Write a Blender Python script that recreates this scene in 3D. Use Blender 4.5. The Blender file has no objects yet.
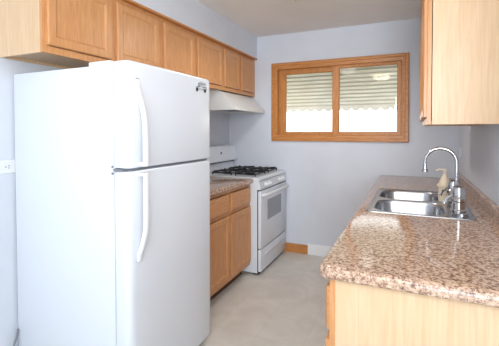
import bpy, bmesh, math, random
from mathutils import Vector, Matrix
random.seed(4)
S = bpy.context.scene
COL = S.collection
PI = math.pi

# ------------------------------------------------------------ camera
H = 1.36
cam_d = bpy.data.cameras.new('camera'); cam = bpy.data.objects.new('camera', cam_d); COL.objects.link(cam)
yaw, pit, rol = .423944, -.0256883, -.0014515
cyw, syw = math.cos(yaw), math.sin(yaw); cp, sp = math.cos(pit), math.sin(pit); cr, sr = math.cos(rol), math.sin(rol)
A = Matrix(((cyw, syw, 0), (0, 0, 1), (-syw, cyw, 0)))
B = Matrix(((1, 0, 0), (0, cp, -sp), (0, sp, cp)))
Cm = Matrix(((cr, sr, 0), (-sr, cr, 0), (0, 0, 1)))
Mw = Cm @ B @ A                                   # rows: right, up, forward
R3 = Matrix((Mw[0], Mw[1], -Mw[2])).transposed()
cam.matrix_world = Matrix.Translation((0, 0, H)) @ R3.to_4x4()
cam_d.sensor_width = 36; cam_d.sensor_fit = 'HORIZONTAL'
cam_d.lens = 357.156 / 499 * 36
cam_d.shift_y = -(173 - 139.898) / 499
cam_d.clip_start = .05
S.camera = cam

# ------------------------------------------------------------ world, lights, exposure
W = bpy.data.worlds.new('world'); S.world = W; W.use_nodes = True
bgn = W.node_tree.nodes['Background']; bgn.inputs[0].default_value = (.95, .97, 1, 1); bgn.inputs[1].default_value = 3.2

def area(name, loc, target, sx, sy, power, color):
    d = bpy.data.lights.new(name, 'AREA'); d.shape = 'RECTANGLE'; d.size = sx; d.size_y = sy
    d.energy = power; d.color = color
    o = bpy.data.objects.new(name, d); COL.objects.link(o); o.location = loc
    o.rotation_euler = (Vector(target) - Vector(loc)).to_track_quat('-Z', 'Y').to_euler()
    return o
area('rear_fill', (1.2, -5.6, 1.35), (-.4, 3.0, 1.2), 2.5, 2.2, 132, (.87, .94, 1))  # added soft light behind the camera, stands in for an unseen window
area('side_fill', (2.3, -.6, 1.5), (-2.0, 1.2, 1.2), 1.8, 1.6, 5, (.92, .96, 1))  # added weak fill from the dining side, no window modelled there
area('ceiling_fill', (.1, .1, 1.75), (-.5, 1.6, 2.44), .9, .9, 16, (1, .98, .96))  # fill light added facing upward to brighten the ceiling
S.view_settings.view_transform = 'Standard'; S.view_settings.look = 'None'
S.view_settings.gamma = 1; S.view_settings.use_curve_mapping = False
S.view_settings.exposure = .52

# ------------------------------------------------------------ materials
def lin(c): return tuple((x / 255 / 12.92 if x / 255 <= .04045 else ((x / 255 + .055) / 1.055) ** 2.4) for x in c) + (1,)
def mat(name, rgb, rough=.5, metal=0, **k):
    m = bpy.data.materials.new(name); m.use_nodes = True
    b = m.node_tree.nodes['Principled BSDF']
    b.inputs['Base Color'].default_value = lin(rgb); b.inputs['Roughness'].default_value = rough
    b.inputs['Metallic'].default_value = metal
    for n, v in k.items(): b.inputs[n.replace('_', ' ')].default_value = v
    return m
def nd(m, t, **k):
    n = m.node_tree.nodes.new(t)
    for a, v in k.items(): setattr(n, a, v)
    return n
def mottled(m, c1, c2, scale, detail=4, vec=(1, 1, 1), lo=.35, hi=.65, bump=0, bumpdist=.002, coord='Object', distort=0):
    nt = m.node_tree; b = nt.nodes['Principled BSDF']
    tc = nd(m, 'ShaderNodeTexCoord'); mp = nd(m, 'ShaderNodeMapping'); mp.inputs['Scale'].default_value = vec
    nz = nd(m, 'ShaderNodeTexNoise'); nz.inputs['Scale'].default_value = scale; nz.inputs['Detail'].default_value = detail
    nz.inputs['Distortion'].default_value = distort
    rp = nd(m, 'ShaderNodeValToRGB'); rp.color_ramp.elements[0].position = lo; rp.color_ramp.elements[1].position = hi
    rp.color_ramp.elements[0].color = lin(c1); rp.color_ramp.elements[1].color = lin(c2)
    L = nt.links.new
    L(tc.outputs[coord], mp.inputs[0]); L(mp.outputs[0], nz.inputs[0]); L(nz.outputs[0], rp.inputs[0]); L(rp.outputs[0], b.inputs['Base Color'])
    if bump:
        bp = nd(m, 'ShaderNodeBump'); bp.inputs['Strength'].default_value = bump; bp.inputs['Distance'].default_value = bumpdist
        L(nz.outputs[0], bp.inputs['Height']); L(bp.outputs[0], b.inputs['Normal'])
    return m
def wood(name, c1, c2, vec, rough=.35, scale=9):
    m = mat(name, c1, rough)
    return mottled(m, c1, c2, scale, 6, vec, .3, .7, .12, .001, distort=.6)
M = {}
M['wall'] = mottled(mat('wall_paint', (214, 220, 230), .75), (213, 219, 229), (218, 224, 234), 3, 3)
M['ceiling'] = mottled(mat('ceiling_paint', (236, 232, 229), .85), (234, 230, 227), (240, 236, 233), 2, 5, bump=.15)
M['maple_v'] = wood('maple_vertical_grain', (196, 138, 88), (214, 159, 108), (9, 9, .9))
M['maple_h'] = wood('maple_horizontal_grain', (196, 138, 88), (214, 159, 108), (9, .9, 9))
M['maple_side'] = wood('maple_side_panel', (213, 180, 142), (225, 197, 162), (8, 8, .5), .4)
M['oak_h'] = wood('oak_horizontal_grain', (178, 112, 54), (213, 149, 86), (.8, 14, 14))
M['oak_v'] = wood('oak_vertical_grain', (178, 112, 54), (213, 149, 86), (14, 14, .8))
M['white'] = mat('white_enamel', (222, 229, 238), .22)
M['white_rough'] = mat('white_textured_steel', (224, 231, 240), .32)
M['plastic'] = mat('white_plastic', (230, 234, 239), .35)
M['hood'] = mat('white_painted_hood', (228, 230, 230), .3)
M['trimwhite'] = mat('white_trim_paint', (243, 246, 250), .45)
M['black'] = mat('black_cast_iron', (22, 22, 24), .45)
M['dark'] = mat('dark_gap', (40, 38, 38), .7)
M['grey'] = mat('grey_plastic', (128, 131, 138), .5)
M['gasket'] = mat('grey_gasket', (140, 144, 150), .6)
M['ovenglass'] = mat('grey_oven_glass', (148, 156, 166), .15)
M['steel'] = mat('brushed_steel', (180, 182, 186), .26, 1)
M['chrome'] = mat('chrome', (200, 201, 204), .08, 1)
M['beige'] = mat('cream_ceramic', (228, 212, 188), .3)
M['brass'] = mat('brass', (196, 170, 96), .25, 1)
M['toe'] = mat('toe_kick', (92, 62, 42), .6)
M['red'] = mat('red_band', (150, 50, 48), .4)
# granite pattern laminate
def granite():
    m = mat('speckled_laminate', (190, 160, 140), .1); nt = m.node_tree; b = nt.nodes['Principled BSDF']; L = nt.links.new
    tc = nd(m, 'ShaderNodeTexCoord')
    n1 = nd(m, 'ShaderNodeTexNoise'); n1.inputs['Scale'].default_value = 85; n1.inputs['Detail'].default_value = 5; n1.inputs['Roughness'].default_value = .7
    r1 = nd(m, 'ShaderNodeValToRGB'); e = r1.color_ramp.elements
    e[0].position = .35; e[0].color = lin((98, 75, 64)); e[1].position = .66; e[1].color = lin((216, 194, 172))
    k = e.new(.45); k.color = lin((158, 126, 107)); k = e.new(.53); k.color = lin((195, 167, 145))
    v = nd(m, 'ShaderNodeTexNoise'); v.inputs['Scale'].default_value = 150; v.inputs['Detail'].default_value = 3
    r2 = nd(m, 'ShaderNodeValToRGB'); r2.color_ramp.elements[0].position = .60; r2.color_ramp.elements[1].position = .68
    r2.color_ramp.elements[0].color = (0, 0, 0, 1); r2.color_ramp.elements[1].color = (1, 1, 1, 1)
    mx = nd(m, 'ShaderNodeMixRGB'); mx.inputs[2].default_value = lin((84, 60, 56))
    L(tc.outputs['Object'], n1.inputs[0]); L(tc.outputs['Object'], v.inputs[0]); L(n1.outputs[0], r1.inputs[0]); L(v.outputs[0], r2.inputs[0])
    L(r2.outputs[0], mx.inputs[0]); L(r1.outputs[0], mx.inputs[1]); L(mx.outputs[0], b.inputs['Base Color'])
    return m
M['granite'] = granite()
def vinyl():
    m = mat('vinyl_floor', (206, 202, 192), .32); nt = m.node_tree; b = nt.nodes['Principled BSDF']; L = nt.links.new
    tc = nd(m, 'ShaderNodeTexCoord')
    n1 = nd(m, 'ShaderNodeTexNoise'); n1.inputs['Scale'].default_value = 4.5; n1.inputs['Detail'].default_value = 7; n1.inputs['Distortion'].default_value = 1.2
    r1 = nd(m, 'ShaderNodeValToRGB'); e = r1.color_ramp.elements
    e[0].position = .33; e[0].color = lin((214, 211, 204)); e[1].position = .68; e[1].color = lin((228, 226, 220))
    br = nd(m, 'ShaderNodeTexBrick'); br.offset = 0; br.inputs['Scale'].default_value = 1
    br.inputs['Brick Width'].default_value = .305; br.inputs['Row Height'].default_value = .305; br.inputs['Mortar Size'].default_value = .0025; br.inputs['Mortar Smooth'].default_value = .6
    br.inputs['Color1'].default_value = (0, 0, 0, 1); br.inputs['Color2'].default_value = (0, 0, 0, 1); br.inputs['Mortar'].default_value = (1, 1, 1, 1)
    mp = nd(m, 'ShaderNodeMapping'); mp.inputs['Rotation'].default_value = (0, 0, 0)
    mx = nd(m, 'ShaderNodeMixRGB'); mx.inputs[2].default_value = lin((196, 192, 184))
    ml = nd(m, 'ShaderNodeMath', operation='MULTIPLY'); ml.inputs[1].default_value = .55
    L(tc.outputs['Object'], n1.inputs[0]); L(tc.outputs['Object'], mp.inputs[0]); L(mp.outputs[0], br.inputs[0]); L(n1.outputs[0], r1.inputs[0])
    L(br.outputs[0], ml.inputs[0]); L(ml.outputs[0], mx.inputs[0]); L(r1.outputs[0], mx.inputs[1]); L(mx.outputs[0], b.inputs['Base Color'])
    return m
M['floor'] = vinyl()
def glass():
    m = bpy.data.materials.new('window_glass'); m.use_nodes = True; nt = m.node_tree; nt.nodes.clear()
    o = nt.nodes.new('ShaderNodeOutputMaterial'); t = nt.nodes.new('ShaderNodeBsdfTransparent'); g = nt.nodes.new('ShaderNodeBsdfGlossy')
    g.inputs['Roughness'].default_value = .03; x = nt.nodes.new('ShaderNodeMixShader'); fr = nt.nodes.new('ShaderNodeFresnel'); fr.inputs[0].default_value = 1.5
    nt.links.new(fr.outputs[0], x.inputs[0]); nt.links.new(t.outputs[0], x.inputs[1]); nt.links.new(g.outputs[0], x.inputs[2]); nt.links.new(x.outputs[0], o.inputs[0])
    return m
M['glass'] = glass()
def emis(name, rgb, s):
    m = mat(name, rgb, .4); b = m.node_tree.nodes['Principled BSDF']
    b.inputs['Emission Color'].default_value = lin(rgb); b.inputs['Emission Strength'].default_value = s
    return m
M['shade'] = emis('lit_frosted_glass', (255, 246, 226), 6)
M['shade_dim'] = emis('lit_amber_glass', (250, 232, 160), .5)
M['awning'] = mottled(mat('awning_metal', (214, 206, 192), .5), (210, 201, 186), (219, 211, 198), 5)
M['awning_shade'] = mat('awning_shade_tan', (188, 177, 160), .6)  # darker tan puts the shadow lines between slats into the colour
M['siding'] = mat('white_siding', (245, 246, 248), .7)
M['grass'] = mottled(mat('lawn', (120, 140, 90), .9), (105, 128, 80), (140, 158, 108), 9)

# ------------------------------------------------------------ mesh helpers
def box(bm, x0, x1, y0, y1, z0, z1, bev=0, seg=2):
    r = bmesh.ops.create_cube(bm, size=1)
    for v in r['verts']:
        v.co = Vector(((x0 + x1) / 2 + v.co.x * (x1 - x0), (y0 + y1) / 2 + v.co.y * (y1 - y0), (z0 + z1) / 2 + v.co.z * (z1 - z0)))
    if bev:
        es = {e for v in r['verts'] for e in v.link_edges}
        bmesh.ops.bevel(bm, geom=list(es), offset=bev, segments=seg, profile=.5, affect='EDGES')
def BX(*a, **k):
    bm = bmesh.new(); box(bm, *a, **k); return bm
def lathe(bm, prof, c=(0, 0, 0), n=28, axis='Z'):
    rings = []
    for r, z in prof:
        ring = []
        for i in range(n):
            a = 2 * PI * i / n; p = (r * math.cos(a), r * math.sin(a), z)
            if axis == 'X': p = (p[2], p[0], p[1])
            if axis == 'Y': p = (p[1], p[2], p[0])
            ring.append(bm.verts.new((c[0] + p[0], c[1] + p[1], c[2] + p[2])))
        rings.append(ring)
    for a, b in zip(rings, rings[1:]):
        for i in range(n): bm.faces.new((a[i], a[(i + 1) % n], b[(i + 1) % n], b[i]))
    bm.faces.new(rings[0][::-1]); bm.faces.new(rings[-1])
def tube(bm, pts, r, n=12, sx=1, closed=False, up=Vector((0, 1, 0))):
    """sweep; r number or list; cross-section scaled sx along 'up'"""
    pts = [Vector(p) for p in pts]; rs = r if isinstance(r, (list, tuple)) else [r] * len(pts); rings = []
    for i, p in enumerate(pts):
        if closed: d = pts[(i + 1) % len(pts)] - pts[i - 1]
        else: d = (pts[min(i + 1, len(pts) - 1)] - pts[max(i - 1, 0)])
        d.normalize(); u = up if abs(d.dot(up)) < .95 else Vector((0, 0, 1)) if abs(d.z) < .9 else Vector((1, 0, 0))
        s = d.cross(u).normalized(); t = s.cross(d).normalized()
        rings.append([bm.verts.new(p + (s * math.cos(2 * PI * k / n) + t * sx * math.sin(2 * PI * k / n)) * rs[i]) for k in range(n)])
    pr = list(zip(rings, rings[1:])) + ([(rings[-1], rings[0])] if closed else [])
    for a, b in pr:
        for k in range(n): bm.faces.new((a[k], a[(k + 1) % n], b[(k + 1) % n], b[k]))
    if not closed: bm.faces.new(rings[0][::-1]); bm.faces.new(rings[-1])
def extrude_poly(bm, pts, y0, y1):
    """pts (x,z) polygon extruded along Y"""
    a = [bm.verts.new((x, y0, z)) for x, z in pts]; b = [bm.verts.new((x, y1, z)) for x, z in pts]; n = len(pts)
    bm.faces.new(a); bm.faces.new(b[::-1])
    for i in range(n): bm.faces.new((a[i], b[i], b[(i + 1) % n], a[(i + 1) % n]))
def rrect(x0, x1, y0, y1, r, k=6):
    out = []
    for cx, cy_, a0 in ((x1 - r, y1 - r, 0), (x0 + r, y1 - r, 90), (x0 + r, y0 + r, 180), (x1 - r, y0 + r, 270)):
        for i in range(k + 1):
            a = math.radians(a0 + 90 * i / k); out.append((cx + r * math.cos(a), cy_ + r * math.sin(a)))
    return out
def loft(bm, loops, cap0=False, cap1=False):
    vs = [[bm.verts.new(p) for p in l] for l in loops]; n = len(vs[0])
    for a, b in zip(vs, vs[1:]):
        for i in range(n): bm.faces.new((a[i], a[(i + 1) % n], b[(i + 1) % n], b[i]))
    if cap0: bm.faces.new(vs[0][::-1])
    if cap1: bm.faces.new(vs[-1])
    return vs
def ring_edges(bm, ring): return [bm.edges.get((ring[i], ring[(i + 1) % len(ring)])) or bm.edges.new((ring[i], ring[(i + 1) % len(ring)])) for i in range(len(ring))]

def world_origin(p):
    o = Vector((0, 0, 0))
    while p: o += p.location; p = p.parent
    return o
def obj(name, bm, m, parent=None, smooth=False, loc=None, label=None):
    """geometry given in world coordinates; origin goes to loc (top level) or parent's own"""
    bmesh.ops.recalc_face_normals(bm, faces=bm.faces)
    base = world_origin(parent) if parent else Vector(loc or (0, 0, 0))
    bmesh.ops.translate(bm, verts=bm.verts, vec=-base)
    me = bpy.data.meshes.new(name); bm.to_mesh(me); bm.free()
    me.materials.append(M[m])
    if smooth:
        for p in me.polygons: p.use_smooth = True
        me.set_sharp_from_angle(angle=math.radians(35))
    o = bpy.data.objects.new(name, me); COL.objects.link(o)
    if parent: o.parent = parent
    else: o.location = base
    if label: o['label'] = label
    return o
def thing(name, label, cat, loc=(0, 0, 0), group=None):
    o = bpy.data.objects.new(name, None); COL.objects.link(o); o.location = loc; o.empty_display_size = .1
    o['label'] = label; o['category'] = cat
    if group: o['group'] = group
    return o
def tag(o, label, cat, group=None):
    o['label'] = label; o['category'] = cat
    if group: o['group'] = group
    return o
def struct(name, bm, m, parent=None, smooth=False):
    o = obj(name, bm, m, parent, smooth)
    if not parent: o['kind'] = 'structure'
    return o

# ------------------------------------------------------------ the setting
XL, XR, YB, CZ = -2.0, .41, 3.825, 2.44
WX0, WX1, WZ0, WZ1 = -1.40, -.062, 1.285, 2.072      # opening in the back wall
struct('floor', BX(XL - .1, 2.6, -6.0, YB + .15, -.1, 0), 'floor')
struct('ceiling', BX(XL - .1, 2.6, -6.0, YB + .15, CZ, CZ + .1), 'ceiling')
struct('wall_left', BX(XL - .12, XL, -6.0, YB, 0, CZ), 'wall')
bm = bmesh.new()
box(bm, XL - .12, WX0, YB, YB + .15, 0, CZ); box(bm, WX1, XR + .12, YB, YB + .15, 0, CZ)
box(bm, WX0, WX1, YB, YB + .15, 0, WZ0); box(bm, WX0, WX1, YB, YB + .15, WZ1, CZ)
struct('wall_back', bm, 'wall')
struct('wall_right', BX(XR, XR + .12, 1.0, YB, 0, CZ), 'wall')
struct('wall_dining_return', BX(XR + .12, 2.6, 1.0, 1.12, 0, CZ), 'wall')
struct('wall_dining_right', BX(2.5, 2.62, -6.0, 1.0, 0, CZ), 'wall')
struct('wall_rear', BX(XL - .12, 2.62, -6.12, -6.0, 0, CZ), 'wall')
struct('wall_soffit', BX(XL, -1.628, 1.19, YB, 2.19, CZ), 'wall')
struct('trim_1', BX(XL, -1.622, 1.185, YB, 2.176, 2.192, bev=.003), 'oak_h')
struct('baseboard_back', BX(-1.36, -1.02, YB - .016, YB, 0, .098, bev=.003), 'oak_h')
struct('baseboard_white', BX(-1.02, -.28, YB - .018, YB, 0, .118, bev=.004), 'trimwhite')
struct('baseboard_left', BX(XL, XL + .014, -6.0, 1.1, 0, .09, bev=.003), 'oak_h')

# window: casing, jamb, two sliding sashes
bm = bmesh.new()
def frame_boards(bm, x0, x1, z0, z1, w, y0, y1, bev=.006):
    """mitred picture frame, board profile with a raised outer band"""
    def L(d, y): return [(x0 + d, y, z0 + d), (x1 - d, y, z0 + d), (x1 - d, y, z1 - d), (x0 + d, y, z1 - d)]
    loft(bm, [L(0, y1), L(0, y0 + bev), L(bev, y0), L(w * .42, y0), L(w * .5, y0 + .006), L(w - bev, y0 + .008), L(w, y0 + .008 + bev), L(w, y1)])
win = struct('window_1', (lambda b: (frame_boards(b, -1.444, -.018, 1.243, 2.116, .072, YB - .026, YB + .001), b)[1])(bmesh.new()), 'oak_h')
bm = bmesh.new()
def L4(x0, x1, z0, z1, y): return [(x0, y, z0), (x1, y, z0), (x1, y, z1), (x0, y, z1)]
loft(bm, [L4(WX0, WX1, WZ0, WZ1, YB - .01), L4(WX0 + .018, WX1 - .018, WZ0 + .018, WZ1 - .018, YB - .01), L4(WX0 + .018, WX1 - .018, WZ0 + .018, WZ1 - .018, YB + .15), L4(WX0, WX1, WZ0, WZ1, YB + .15)])
obj('window_jamb', bm, 'oak_v', win)
def sash(x0, x1, z0, z1, y, wl, wr, wt, wb):
    bm = bmesh.new()
    loft(bm, [L4(x0, x1, z0, z1, y + .032), L4(x0, x1, z0, z1, y + .003), L4(x0 + .003, x1 - .003, z0 + .003, z1 - .003, y),
              L4(x0 + wl - .008, x1 - wr + .008, z0 + wb - .008, z1 - wt + .008, y), L4(x0 + wl, x1 - wr, z0 + wb, z1 - wt, y + .01), L4(x0 + wl, x1 - wr, z0 + wb, z1 - wt, y + .032)])
    s = obj('window_sash', bm, 'oak_v', win)
    obj('pane', BX(x0 + wl - .006, x1 - wr + .006, y + .017, y + .021, z0 + wb - .006, z1 - wt + .006), 'glass', s)
sash(WX0 + .018, -.715, WZ0 + .018, WZ1 - .018, YB + .045, .088, .045, .062, .045)
sash(-.765, WX1 - .018, WZ0 + .018, WZ1 - .018, YB + .008, .075, .047, .038, .045)

# outside
struct('ground_outside', BX(-9, 7, YB + .2, 16, -.45, -.35), 'grass')
nb = obj('house_wall', BX(-8, 5, 9, 9.2, -.35, 4.2), 'siding')
tag(nb, 'blown-out white house wall beyond the kitchen window', 'building')
aw = thing('awning', 'beige slatted metal awning with scalloped edge outside the window', 'awning', (-.73, YB + .15, 2.2))
bm = bmesh.new(); ns = 13
ay0, az0, ay1, az1 = YB + .16, 2.22, 4.62, 1.70
for i in range(ns):                       # overlapping horizontal slats, each a stepped fold
    t0, t1 = i / ns, (i + 1) / ns
    y_0, z_0 = ay0 + (ay1 - ay0) * t0, az0 + (az1 - az0) * t0
    y_1, z_1 = ay0 + (ay1 - ay0) * t1, az0 + (az1 - az0) * t1
    pts = [(y_0, z_0), (y_1, z_1 + .004), (y_1, z_1 - .012), (y_0, z_0 - .004)]
    a = [bm.verts.new((-1.95, y, z)) for y, z in pts]; b = [bm.verts.new((.45, y, z)) for y, z in pts]
    bm.faces.new(a); bm.faces.new(b[::-1])
    for k in range(4): bm.faces.new((a[k], b[k], b[(k + 1) % 4], a[(k + 1) % 4]))
obj('slatted_hood', bm, 'awning', aw)
bm = bmesh.new()
for i in range(1, ns + 1):
    t = i / ns; y_, z_ = ay0 + (ay1 - ay0) * t, az0 + (az1 - az0) * t
    box(bm, -1.95, .45, y_ - .010, y_, z_ - .024, z_ - .008)
obj('slat_shade_rib', bm, 'awning_shade', aw)  # ribs added under the slat joints, their shade painted as darker tan
bm = bmesh.new(); pitch = .115; x = -1.95; top = []; bot = []
while x < .45:
    for k in range(8):
        xx = x + pitch * k / 8; top.append((xx, 1.705)); bot.append((xx, 1.640 - .036 * abs(math.sin(PI * k / 8))))
    x += pitch
va = [[bm.verts.new((x, y, z)) for (x, z) in l] for y in (4.62, 4.628) for l in (top, bot)]
for i in range(len(top) - 1):
    bm.faces.new((va[0][i], va[0][i + 1], va[1][i + 1], va[1][i])); bm.faces.new((va[2][i], va[2][i + 1], va[3][i + 1], va[3][i]))
    bm.faces.new((va[1][i], va[1][i + 1], va[3][i + 1], va[3][i])); bm.faces.new((va[0][i], va[0][i + 1], va[2][i + 1], va[2][i]))
obj('scalloped_valance', bm, 'awning', aw)
for xx in (-1.88, .38):
    bm = bmesh.new(); tube(bm, [(xx, YB + .15, 1.68), (xx, 4.60, 1.69)], .009); obj('support_arm', bm, 'awning', aw)

# ------------------------------------------------------------ cabinets
def panel_door(parent, name, xf, sgn, y0, y1, z0, z1, t=.019, w=.055, horiz=False, rec=.008):
    """front facing sgn*X, its back at xf. Stile and rail frame with a recessed panel"""
    def L(d, dep): return [(xf + sgn * dep, y0 + d, z0 + d), (xf + sgn * dep, y1 - d, z0 + d), (xf + sgn * dep, y1 - d, z1 - d), (xf + sgn * dep, y0 + d, z1 - d)]
    bm = bmesh.new()
    loft(bm, [L(0, 0), L(0, t - .005), L(.005, t), L(w - .012, t), L(w, t - rec)])
    bm2 = bmesh.new(); loft(bm2, [L(w - .001, t - rec - .004), L(w - .001, t - rec), L(w + .02, t - rec)], cap0=True, cap1=True)
    d = obj(name, bm, 'maple_h' if horiz else 'maple_v', parent)
    obj('panel', bm2, 'maple_h' if horiz else 'maple_v', d)
    return d
def slab_front(parent, xf, sgn, y0, y1, z0, z1, t=.019):
    def L(d, dep): return [(xf + sgn * dep, y0 + d, z0 + d), (xf + sgn * dep, y1 - d, z0 + d), (xf + sgn * dep, y1 - d, z1 - d), (xf + sgn * dep, y0 + d, z1 - d)]
    bm = bmesh.new(); loft(bm, [L(0, 0), L(0, t - .008), L(.012, t)], cap0=True, cap1=True)
    return obj('drawer_front', bm, 'maple_h', parent)
def cabinet(name, label, cat, xw, xf, y0, y1, z0, z1, doors, drawers=(), toe=0, group=None, side='maple_side', topopen=False, gap=0):
    """xw: wall side, xf: front of face frame"""
    sg = 1 if xf > xw else -1
    root = thing(name, label, cat, ((xw + xf) / 2, (y0 + y1) / 2, z0), group)
    zc = z0 + toe; b = xf - sg * .019
    bm = bmesh.new()
    lo, hi = sorted((xw, b - sg * gap))
    box(bm, lo, hi, y0, y0 + .014, zc, z1); box(bm, lo, hi, y1 - .014, y1, zc, z1)
    if toe:
        l2, h2 = sorted((xw, xf - sg * .075))
        box(bm, l2, h2, y0, y0 + .014, z0, zc); box(bm, l2, h2, y1 - .014, y1, z0, zc)
    lb, hb = sorted((xw, xw + sg * .006)); box(bm, lb, hb, y0 + .014, y1 - .014, zc, z1)
    box(bm, lo, hi, y0 + .014, y1 - .014, zc + .016, zc + .028)
    if not topopen: box(bm, lo, hi, y0 + .014, y1 - .014, z1 - .012, z1)
    obj('carcass', bm, side, root)
    # face frame
    lo, hi = sorted((b, xf)); bm = bmesh.new()
    box(bm, lo, hi, y0, y0 + .04, zc, z1); box(bm, lo, hi, y1 - .04, y1, zc, z1)
    ym = (doors[0][1] + doors[-1][0]) / 2
    box(bm, lo + .0004, hi - .0004, ym - .03, ym + .03, zc + .035, z1 - .03)
    box(bm, lo, hi, y0 + .04, y1 - .04, zc, zc + .035); box(bm, lo, hi, y0 + .04, y1 - .04, z1 - .03, z1)
    if drawers: box(bm, lo + .0008, hi - .0008, y0 + .04, y1 - .04, drawers[0][2] - .03, drawers[0][2] + .012)
    obj('face_frame', bm, 'maple_v', root)
    for (a, c, d, e) in doors: panel_door(root, 'door', xf, sg, a, c, d, e)
    for (a, c, d, e) in drawers: slab_front(root, xf, sg, a, c, d, e)
    if toe:
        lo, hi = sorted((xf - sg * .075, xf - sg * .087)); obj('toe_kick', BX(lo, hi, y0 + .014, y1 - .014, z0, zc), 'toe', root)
    return root
UZ0, UZ1, DZ0, DZ1 = 1.752, 2.176, 1.790, 2.150
XF = -1.658
cabinet('wall_cabinet', 'maple two-door wall cabinet nearest the camera, above the white fridge, end panel showing', 'cabinet', XL, XF, 1.195, 2.108, UZ0, UZ1,
        [(1.214, 1.632, DZ0, DZ1), (1.676, 2.082, DZ0, DZ1)], group='wall cabinets along the left wall')
cabinet('wall_cabinet', 'middle maple two-door wall cabinet between fridge and range hood', 'cabinet', XL, XF, 2.108, 3.042, UZ0, UZ1,
        [(2.137, 2.538, DZ0, DZ1), (2.584, 3.020, DZ0, DZ1)], group='wall cabinets along the left wall')
cabinet('wall_cabinet', 'maple two-door wall cabinet above the range hood, next to the back wall', 'cabinet', XL, XF, 3.042, 3.822, UZ0, UZ1,
        [(3.064, 3.397, DZ0, DZ1), (3.446, 3.760, DZ0, DZ1)], group='wall cabinets along the left wall')
# base cabinet between fridge and range
cabinet('base_cabinet', 'maple base cabinet with two drawers and doors between fridge and range', 'cabinet', XL, -1.372, 2.006, 3.046, 0, .874,
        [(2.02, 2.605, .135, .655), (2.640, 3.028, .135, .655)], [(2.02, 2.605, .690, .838), (2.640, 3.028, .690, .838)], toe=.1)
# right hand run
XFR = -.241
cabinet('base_cabinet', 'maple base cabinet whose pale end panel faces the camera at lower right', 'cabinet', XR, XFR, 1.180, 2.0, 0, .874,
        [(1.195, 1.56, .135, .655), (1.605, 1.98, .135, .655)], [(1.195, 1.56, .690, .838), (1.605, 1.98, .690, .838)], toe=.1, topopen=True)
cabinet('sink_base_cabinet', 'maple cabinet below the sink, hidden under the speckled worktop', 'cabinet', XR, XFR, 2.002, 2.92, 0, .874,
        [(2.03, 2.44, .135, .838), (2.48, 2.89, .135, .838)], toe=.1, topopen=True)
cabinet('base_cabinet', 'maple base cabinet under the worktop end beside the back wall', 'cabinet', XR, XFR, 2.922, 3.82, 0, .874,
        [(2.95, 3.35, .135, .655), (3.39, 3.79, .135, .655)], [(2.95, 3.35, .690, .838), (3.39, 3.79, .690, .838)], toe=.1, topopen=True)
# upper right
cabinet('wall_cabinet', 'tall maple wall cabinet with pale end panel at upper right beside the sink', 'cabinet', XR, .078, 2.12, 3.0, 1.392, 2.36,
        [(2.135, 2.545, 1.432, 2.33), (2.575, 2.975, 1.425, 2.33)], gap=.004)

# ------------------------------------------------------------ worktops
def worktop(name, label, x0, x1, y0, y1, r, hole=None):
    z0, z1 = .875, .914; root = thing(name, label, 'countertop', ((x0 + x1) / 2, (y0 + y1) / 2, z0))
    bm = bmesh.new(); loops = []
    for d, z in ((.004, z0), (0, z0 + .004), (0, z1 - .014), (.003, z1 - .006), (.008, z1 - .002), (.015, z1)):
        loops.append([(x, y, z) for x, y in rrect(x0 + d, x1 - d, y0 + d, y1 - d, max(r - d, .004))])
    vs = loft(bm, loops)
    if hole:
        hv = loft(bm, [[(x, y, z) for x, y in rrect(*hole, .04)] for z in (z1, z0)])
        bmesh.ops.triangle_fill(bm, edges=ring_edges(bm, vs[-1]) + ring_edges(bm, hv[0]), use_beauty=True)
        bmesh.ops.triangle_fill(bm, edges=ring_edges(bm, vs[0]) + ring_edges(bm, hv[1]), use_beauty=True)
    else:
        bm.faces.new(vs[-1]); bm.faces.new(vs[0][::-1])
    obj('worktop_slab', bm, 'granite', root, smooth=True)
    return root
wl = worktop('countertop', 'short brown speckled countertop between the fridge and the range', XL, -1.335, 2.004, 3.046, .006)
obj('backsplash', BX(XL, XL + .02, 2.004, 3.046, .914, .99, bev=.004), 'granite', wl)
SX0, SX1, SY0, SY1 = -.228, .305, 2.045, 2.885
wr = worktop('countertop', 'long glossy brown speckled countertop holding the steel sink on the right', -.278, XR, 1.155, YB, .045, (SX0 + .02, SX1 - .02, SY0 + .02, SY1 - .02))
bm = bmesh.new(); extrude_poly(bm, [(XR, .914), (.386, .914), (.386, .968), (.390, .973), (.398, .976), (XR, .976)], 1.18, YB)
obj('backsplash', bm, 'granite', wr)

# ------------------------------------------------------------ sink
sk = thing('sink', 'double-bowl stainless steel sink set in the right countertop', 'sink', ((SX0 + SX1) / 2, (SY0 + SY1) / 2, .914))
bm = bmesh.new(); zt = .921
o1 = loft(bm, [[(x, y, z) for x, y in rrect(SX0 + d, SX1 - d, SY0 + d, SY1 - d, .035)] for d, z in ((0, .9145), (.002, .919), (.006, zt), (.014, zt - .001), (.018, zt - .004))])
edges = ring_edges(bm, o1[-1])
bowls = [(-.192, .180, 2.080, 2.447), (-.192, .180, 2.483, 2.850)]
zr = zt - .004
for (a, b, c, d) in bowls:
    L0 = [[(x, y, z) for x, y in rrect(a + i, b - i, c + i, d - i, max(.10 - i, .03))] for i, z in ((0, zr), (.004, zr - .004), (.008, zr - .02), (.014, zr - .12), (.028, zr - .155), (.06, zr - .168), (.12, zr - .172))]
    v = loft(bm, L0, cap1=True); edges += ring_edges(bm, v[0])
bmesh.ops.triangle_fill(bm, edges=edges, use_beauty=True)
obj('basin', bm, 'steel', sk, smooth=True)
for (a, b, c, d) in bowls:
    bm = bmesh.new(); lathe(bm, [(.045, 0), (.045, .003), (.036, .004), (.03, .001)], ((a + b) / 2, (c + d) / 2, zr - .1718)); obj('drain', bm, 'chrome', sk, True)

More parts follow.
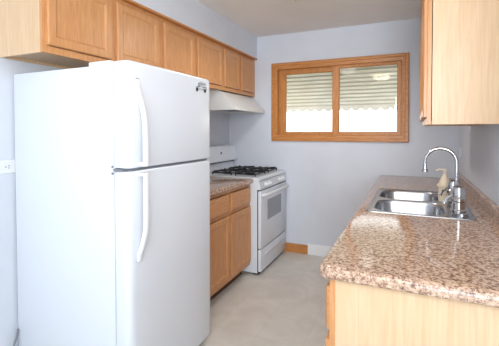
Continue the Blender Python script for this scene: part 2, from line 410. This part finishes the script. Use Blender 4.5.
# faucet on the sink deck
fc = thing('faucet', 'chrome gooseneck faucet arching over the steel sink', 'faucet', (.245, 2.30, zr + .001))
bm = bmesh.new(); loft(bm, [[(x, y, z) for x, y in rrect(.215 + d, .277 - d, 2.13 + d, 2.47 - d, .03 - d)] for d, z in ((0, zr), (0, zr + .008), (.004, zr + .012))], True, True)
obj('base_plate', bm, 'chrome', fc, True)
bm = bmesh.new(); lathe(bm, [(.022, 0), (.022, .02), (.015, .035), (.012, .06), (.012, .064)], (.237, 2.30, zr + .012)); obj('spout_collar', bm, 'chrome', fc, True)
R_ = .080; pts = [(.237, 2.30, zr + .05), (.237, 2.30, 1.07), (.237, 2.30, 1.12), (.237, 2.30, 1.17)]
for i in range(1, 19):
    a = PI * i / 18; pts.append((.237 - R_ + R_ * math.cos(a), 2.30 + .012 * i / 18, 1.178 + R_ * math.sin(a)))
pts += [(.078, 2.312, 1.15), (.078, 2.312, 1.14)]
bm = bmesh.new(); tube(bm, pts, .0095, 14); obj('spout', bm, 'chrome', fc, True)
bm = bmesh.new(); lathe(bm, [(.012, .028), (.013, .02), (.013, .012), (.018, .008), (.018, 0), (.012, -.003)], (.078, 2.312, 1.122)); obj('aerator', bm, 'chrome', fc, True)
for y in (2.165, 2.42):
    bm = bmesh.new(); lathe(bm, [(.036, 0), (.036, .014), (.030, .020), (.029, .055), (.036, .062), (.036, .076), (.030, .084), (.031, .110), (.025, .132), (.010, .142)], (.234, y, zr + .010), 32)
    hb = obj('handle_body', bm, 'chrome', fc, True)
    bm = bmesh.new(); tube(bm, [(.232, y, zr + .10), (.20, y - .004, zr + .098), (.175, y - .008, zr + .080), (.165, y - .01, zr + .055)], [.009, .008, .008, .010], 10); obj('lever', bm, 'chrome', hb, True)
# soap bottle
sb = thing('soap_dispenser', 'cream soap dispenser with pump behind the faucet handle on the sink deck', 'soap dispenser', (.196, 2.53, zr))
bm = bmesh.new(); lathe(bm, [(.030, 0), (.034, .004), (.035, .05), (.033, .088), (.042, .092), (.043, .104), (.034, .110), (.026, .135), (.017, .150), (.014, .158)], (.196, 2.53, zr)); obj('bottle', bm, 'beige', sb, True)
bm = bmesh.new(); lathe(bm, [(.014, .156), (.014, .168), (.006, .170), (.006, .192), (.013, .193), (.013, .202), (.004, .203)], (.196, 2.53, zr), 20); pm = obj('pump', bm, 'beige', sb, True)
bm = bmesh.new(); tube(bm, [(.196, 2.53, zr + .197), (.165, 2.53, zr + .198), (.150, 2.53, zr + .190)], .005, 8); obj('spout', bm, 'beige', pm, True)

# ------------------------------------------------------------ refrigerator
FX0, FXB, FXF, FY0, FY1 = -1.988, -1.265, -1.168, 1.258, 1.998
fr = thing('refrigerator', 'tall white top-freezer refrigerator standing at the left', 'refrigerator', ((FX0 + FXF) / 2, (FY0 + FY1) / 2, 0))
obj('cabinet_body', BX(FX0, FXB, FY0, FY1, .025, 1.672, bev=.008), 'white_rough', fr, True)
obj('gasket', BX(FXB - .001, FXB + .009, FY0 + .012, FY1 - .012, .07, 1.665), 'gasket', fr)
def fdoor(name, z0, z1, top):
    bm = bmesh.new(); y0, y1 = FY0 - .002, FY1; xb = FXB + .0095
    # plan outline: rounded front edges, slightly crowned front
    pl = [(xb, y0), (FXF - .035, y0), (FXF - .016, y0 + .006), (FXF - .006, y0 + .018), (FXF - .002, y0 + .04)]
    for k in range(1, 6): pl.append((FXF - .002 + .004 * math.sin(PI * k / 6), y0 + .04 + (y1 - y0 - .08) * k / 6))
    pl += [(FXF - .002, y1 - .04), (FXF - .006, y1 - .018), (FXF - .016, y1 - .006), (FXF - .035, y1), (xb, y1)]
    cx, cy2 = (xb + FXF) / 2, (y0 + y1) / 2
    def lp(s, z): return [(cx + (x - cx) * (1 - s / .045), cy2 + (y - cy2) * (1 - s / .36), z) for x, y in pl]
    loft(bm, [lp(.006, z0), lp(.0015, z0 + .003), lp(0, z0 + .009), lp(0, z1 - .012), lp(.002, z1 - .005), lp(.007, z1)], True, True)
    return obj(name, bm, 'white', fr, True)
d1 = fdoor('freezer_door', 1.185, 1.684, 1)
d2 = fdoor('fridge_door', .045, 1.171, 0)
def smoothpath(P, n=6):
    P = [Vector(p) for p in P]; out = []
    for i in range(len(P) - 1):
        p0, p1, p2, p3 = P[max(i - 1, 0)], P[i], P[i + 1], P[min(i + 2, len(P) - 1)]
        for k in range(n):
            t = k / n; out.append(.5 * ((2 * p1) + (-p0 + p2) * t + (2 * p0 - 5 * p1 + 4 * p2 - p3) * t * t + (-p0 + 3 * p1 - 3 * p2 + p3) * t ** 3))
    out.append(P[-1]); return out
hx, hy = FXF, FY0 + .070
p = smoothpath([(hx - .004, hy - .012, 1.600), (hx - .001, hy - .012, 1.56), (hx + .012, hy - .006, 1.50), (hx + .026, hy, 1.43), (hx + .032, hy, 1.36), (hx + .033, hy, 1.28), (hx + .033, hy, 1.194)])
bm = bmesh.new(); tube(bm, p, [.012 + .0 * i for i in range(len(p))], 14, 1.35); h1 = obj('handle', bm, 'plastic', d1, True)
obj('handle_foot', BX(hx - .006, hx + .042, hy - .016, hy + .016, 1.192, 1.212, bev=.005), 'plastic', h1, True)
p = smoothpath([(hx + .033, hy, 1.163), (hx + .033, hy, 1.05), (hx + .033, hy, .95), (hx + .030, hy, .89), (hx + .020, hy - .004, .835), (hx + .008, hy - .01, .79), (hx + .001, hy - .012, .77)])
bm = bmesh.new(); tube(bm, p, .012, 14, 1.35); h2 = obj('handle', bm, 'plastic', d2, True)
obj('handle_foot', BX(hx - .006, hx + .042, hy - .016, hy + .016, 1.145, 1.164, bev=.005), 'plastic', h2, True)
obj('handle_cap', BX(hx - .006, hx + .010, hy - .024, hy + .004, .742, .782, bev=.005), 'plastic', h2, True)
obj('handle_clip', BX(hx - .006, hx + .004, hy - .026, hy - .004, 1.598, 1.606, bev=.002), 'grey', h1)
# hinges
bm = bmesh.new(); box(bm, FXB + .002, FXB + .06, FY0 - .008, FY0 + .05, 1.173, 1.183, bev=.002)
hg = obj('middle_hinge', bm, 'grey', fr)
for z in (1.160, 1.192):
    bm = bmesh.new(); lathe(bm, [(.006, 0), (.006, .004), (.003, .006)], (0, 0, 0), 12, 'Y'); bmesh.ops.scale(bm, verts=bm.verts, vec=(1, -1, 1)); bmesh.ops.translate(bm, verts=bm.verts, vec=(FXB - .006, FY0, z)); obj('screw', bm, 'grey', hg)
obj('seam_strip', BX(FXB + .012, FXF - .03, FY0 + .03, FY1 - .012, 1.160, 1.195), 'gasket', fr)
obj('hinge_cover', BX(FXB - .16, FXB - .02, FY0 + .004, FY0 + .055, 1.668, 1.692, bev=.006), 'plastic', fr, True)
obj('base_grille', BX(FXB - .02, FXB + .012, FY0 + .02, FY1 - .02, .012, .075), 'dark', fr)
for (x, y) in ((FXB - .03, FY0 + .05), (FXB - .03, FY1 - .05), (FX0 + .05, FY0 + .05), (FX0 + .05, FY1 - .05)):
    bm = bmesh.new(); lathe(bm, [(.018, 0), (.018, .012), (.01, .014), (.01, .03)], (x, y, 0), 16); obj('foot', bm, 'dark', fr)
# magnet: small line-drawn off-road vehicle
mg = thing('fridge_magnet', 'tiny dark vehicle-shaped magnet at the top right of the freezer door', 'magnet', (FXF, 1.872, 1.60))
mx_ = FXF + .001
def bar(bm, y0, y1, z0, z1): box(bm, mx_ + .0005, mx_ + .002, y0, y1, z0, z1)
bm = bmesh.new()
bar(bm, 1.835, 1.905, 1.612, 1.615); bar(bm, 1.812, 1.835, 1.620, 1.624); bar(bm, 1.838, 1.842, 1.62, 1.646); bar(bm, 1.838, 1.925, 1.643, 1.647)
bar(bm, 1.868, 1.871, 1.626, 1.646); bar(bm, 1.845, 1.858, 1.626, 1.636); bar(bm, 1.885, 1.93, 1.626, 1.631); bar(bm, 1.925, 1.929, 1.612, 1.630); bar(bm, 1.850, 1.92, 1.652, 1.654)
obj('vehicle_outline', bm, 'grey', mg)
for y in (1.824, 1.914):
    bm = bmesh.new(); lathe(bm, [(.011, 0), (.011, .002), (.006, .002), (.005, .001)], (mx_, y, 1.607), 20, 'X'); obj('wheel', bm, 'dark', mg)

# power cord beside the fridge, wall outlet
bm = bmesh.new()
p = smoothpath([(-1.975, 1.250, .262), (-1.972, 1.245, .235), (-1.968, 1.224, .19), (-1.968, 1.210, .13), (-1.968, 1.206, .06), (-1.970, 1.222, .012), (-1.972, 1.248, .008)])
tube(bm, p, .006, 10); tag(obj('power_cord', bm, 'grey', None, True, (-1.968, 1.2, 0)), 'grey power cord looping between the left wall and the fridge', 'cord')
ot = thing('wall_outlet', 'white sideways wall outlet left of the fridge', 'outlet', (XL, 1.235, 1.165))
obj('cover_plate', BX(XL, XL + .007, 1.178, 1.296, 1.130, 1.202, bev=.003), 'plastic', ot)
for yc in (1.222, 1.276):
    s = obj('socket', BX(XL + .006, XL + .0095, yc - .02, yc + .02, 1.149, 1.183, bev=.002), 'plastic', ot)
    bm = bmesh.new(); box(bm, XL + .009, XL + .0102, yc + .002, yc + .011, 1.170, 1.173); box(bm, XL + .009, XL + .0102, yc + .002, yc + .010, 1.158, 1.161); box(bm, XL + .009, XL + .0102, yc - .012, yc - .007, 1.164, 1.169)
    obj('slots', bm, 'dark', s)
sw = thing('wall_outlet', 'small white plate on the right wall above the sink corner', 'outlet', (XR, 3.70, 1.165))
obj('cover_plate', BX(XR - .007, XR, 3.655, 3.745, 1.118, 1.212, bev=.003), 'plastic', sw)
obj('socket', BX(XR - .010, XR - .006, 3.682, 3.718, 1.135, 1.195, bev=.002), 'plastic', sw)

# ------------------------------------------------------------ gas range
RY0, RY1, RX0, RXF = 3.052, 3.812, -1.975, -1.300
rg = thing('gas_range', 'white gas range with black grates at the end of the left run', 'range', ((RX0 + RXF) / 2, (RY0 + RY1) / 2, 0))
obj('body', BX(RX0, RXF, RY0, RY1, .02, .885, bev=.003), 'white', rg)
bm = bmesh.new(); extrude_poly(bm, [(RX0, .885), (RXF + .012, .885), (RXF + .026, .893), (RXF + .024, .908), (RXF + .008, .918), (RXF - .02, .920), (-1.90, .920), (RX0, .925)], RY0 - .002, RY1 + .002)
obj('cooktop', bm, 'white', rg, True)
bm = bmesh.new(); extrude_poly(bm, [(RXF, .806), (RXF + .034, .808), (RXF + .026, .884), (RXF, .886)], RY0 + .002, RY1 - .002)
cpn = obj('control_panel', bm, 'white', rg)
for y in (3.185, 3.275, 3.575, 3.665):
    bm = bmesh.new(); lathe(bm, [(.021, 0), (.021, .006), (.017, .010), (.015, .026), (.011, .028)], (RXF + .029, y, .848), 20, 'X'); k = obj('knob', bm, 'plastic', cpn, True)
    obj('knob_grip', BX(RXF + .052, RXF + .062, y - .004, y + .004, .834, .862, bev=.002), 'plastic', k)
od = obj('oven_door', BX(RXF + .004, RXF + .036, RY0 + .006, RY1 - .006, .252, .794, bev=.006), 'white', rg, True)
obj('oven_window', BX(RXF + .035, RXF + .0372, 3.225, 3.625, .492, .690, bev=.001), 'ovenglass', od)
p = smoothpath([(RXF + .034, RY0 + .03, .752), (RXF + .062, RY0 + .055, .755), (RXF + .074, RY0 + .14, .757), (RXF + .076, 3.43, .757), (RXF + .074, RY1 - .14, .757), (RXF + .062, RY1 - .055, .755), (RXF + .034, RY1 - .03, .752)])
bm = bmesh.new(); tube(bm, p, .015, 14, up=Vector((0, 0, 1))); obj('oven_handle', bm, 'plastic', od, True)
dr = obj('storage_drawer', BX(RXF + .004, RXF + .034, RY0 + .006, RY1 - .006, .035, .240, bev=.005), 'white', rg, True)
bm = bmesh.new(); box(bm, RXF + .033, RXF + .043, 3.17, 3.69, .170, .186, bev=.004); obj('drawer_grip', bm, 'white', dr, True)
bm = bmesh.new(); box(bm, RXF, RXF + .006, RY0 + .004, RY1 - .004, .24, .252); box(bm, RXF, RXF + .006, RY0 + .004, RY1 - .004, .794, .806); box(bm, RXF, RXF + .006, RY0 + .001, RY0 + .008, .03, .80); box(bm, RXF - .05, RXF + .006, RY0 + .02, RY1 - .02, .004, .035)
obj('door_gap', bm, 'dark', rg)
# backguard
bm = bmesh.new(); extrude_poly(bm, [(RX0, .925), (-1.925, .925), (-1.925, 1.005), (RX0, 1.005)], RY0 + .01, RY1 - .01)
obj('backguard_base', bm, 'white', rg)
obj('vent_slot', BX(RX0 + .01, -1.918, RY0 + .014, RY1 - .014, 1.005, 1.020), 'dark', rg)
bm = bmesh.new(); extrude_poly(bm, [(RX0, 1.020), (-1.885, 1.020), (-1.880, 1.03), (-1.905, 1.165), (-1.918, 1.186), (-1.94, 1.195), (RX0, 1.195)], RY0, RY1)
bg = obj('backguard', bm, 'white', rg, True)
bm = bmesh.new(); lathe(bm, [(.013, 0), (.013, .003), (.009, .004)], (-1.894, 3.44, 1.115), 20, 'X'); obj('round_emblem', bm, 'dark', bg)
# burners and grates
for bx_ in (-1.720, -1.462):
    for by in (3.262, 3.612):
        bm = bmesh.new(); lathe(bm, [(.052, 0), (.050, .006), (.034, .010), (.034, .014), (.030, .022), (.006, .024)], (bx_, by, .918), 24); bn = obj('burner', bm, 'black', rg, True)
        bm = bmesh.new(); hw, hd, zt_ = .118, .150, .952
        hw2, hd2 = .105, .125
        P4 = [(bx_ - hw2, by - hd2), (bx_ + hw2, by - hd2), (bx_ + hw2, by + hd2), (bx_ - hw2, by + hd2)]
        for i in range(4):
            a, b = P4[i], P4[(i + 1) % 4]; tube(bm, [(a[0], a[1], zt_ - .012), (b[0], b[1], zt_ - .012)], .0075, 8)
            tube(bm, [(a[0], a[1], .918), (a[0], a[1], zt_ - .012)], .007, 8)
            mx2, my2 = (a[0] + b[0]) / 2, (a[1] + b[1]) / 2
            tx, ty = bx_ + (mx2 - bx_) * .22, by + (my2 - by) * .22
            tube(bm, [(mx2, my2, zt_ - .012), (mx2 + (tx - mx2) * .25, my2 + (ty - my2) * .25, zt_), (tx, ty, zt_)], .0085, 8)
            tx, ty = bx_ + (a[0] - bx_) * .35, by + (a[1] - by) * .35
            tube(bm, [(a[0], a[1], zt_ - .012), (a[0] + (tx - a[0]) * .2, a[1] + (ty - a[1]) * .2, zt_), (tx, ty, zt_)], .0085, 8)
        obj('grate', bm, 'black', rg)

# ------------------------------------------------------------ range hood
hd = thing('range_hood', 'white under-cabinet range hood above the gas range', 'range hood', (-1.75, 3.43, 1.57))
HY0, HY1 = 3.05, 3.815
bm = bmesh.new()
prof = [(XL, 1.752), (-1.70, 1.752), (-1.67, 1.738), (-1.538, 1.598), (-1.530, 1.588), (-1.530, 1.562), (-1.545, 1.562), (-1.545, 1.588), (XL + .02, 1.588), (XL + .02, 1.570), (XL, 1.570)]
extrude_poly(bm, prof, HY0 + .012, HY1 - .012)
pe = [(XL, 1.752), (-1.70, 1.752), (-1.67, 1.738), (-1.538, 1.598), (-1.530, 1.588), (-1.530, 1.562), (XL, 1.562)]
extrude_poly(bm, pe, HY0, HY0 + .012); extrude_poly(bm, pe, HY1 - .012, HY1)
obj('shell', bm, 'hood', hd)
obj('filter', BX(-1.90, -1.60, 3.2, 3.66, 1.580, 1.588), 'grey', hd)

# ------------------------------------------------------------ ceiling lamps
def ceiling_lamp(name, label, x, y, drop, r, shade, power, color):
    root = thing(name, label, 'ceiling light', (x, y, CZ))
    bm = bmesh.new(); lathe(bm, [(r * .55, 0), (r * .55, -.012), (r * .35, -.025)], (x, y, CZ), 28); obj('canopy', bm, 'brass', root, True)
    bm = bmesh.new(); prof = [(r, -.022)] + [(r * math.cos(a), -.022 - (drop - .03) * math.sin(a)) for a in [PI / 2 * i / 9 for i in range(1, 9)]] + [(.006, -.022 - (drop - .03))]
    lathe(bm, prof, (x, y, CZ), 32); obj('shade', bm, shade, root, True)
    bm = bmesh.new(); lathe(bm, [(.006, -drop + .010), (.011, -drop + .004), (.011, -drop - .004), (.004, -drop - .012)], (x, y, CZ), 16); obj('finial', bm, 'brass', root, True)
    d = bpy.data.lights.new(name + '_bulb', 'SPOT'); d.energy = power; d.color = color; d.shadow_soft_size = .12; d.spot_size = math.radians(172); d.spot_blend = .6
    l = bpy.data.objects.new(name + '_bulb', d); COL.objects.link(l); l.location = (0, 0, -drop - .10); l.parent = root
ceiling_lamp('ceiling_lamp', 'amber glass ceiling lamp with brass finial peeking in at the top edge', -.80, 2.62, .085, .13, 'shade_dim', 17, (1, .97, .93))
ceiling_lamp('ceiling_lamp', 'lit frosted ceiling lamp near the camera, seen only as a window reflection', -.53, .30, .12, .16, 'shade', 2.5, (1, .97, .92))
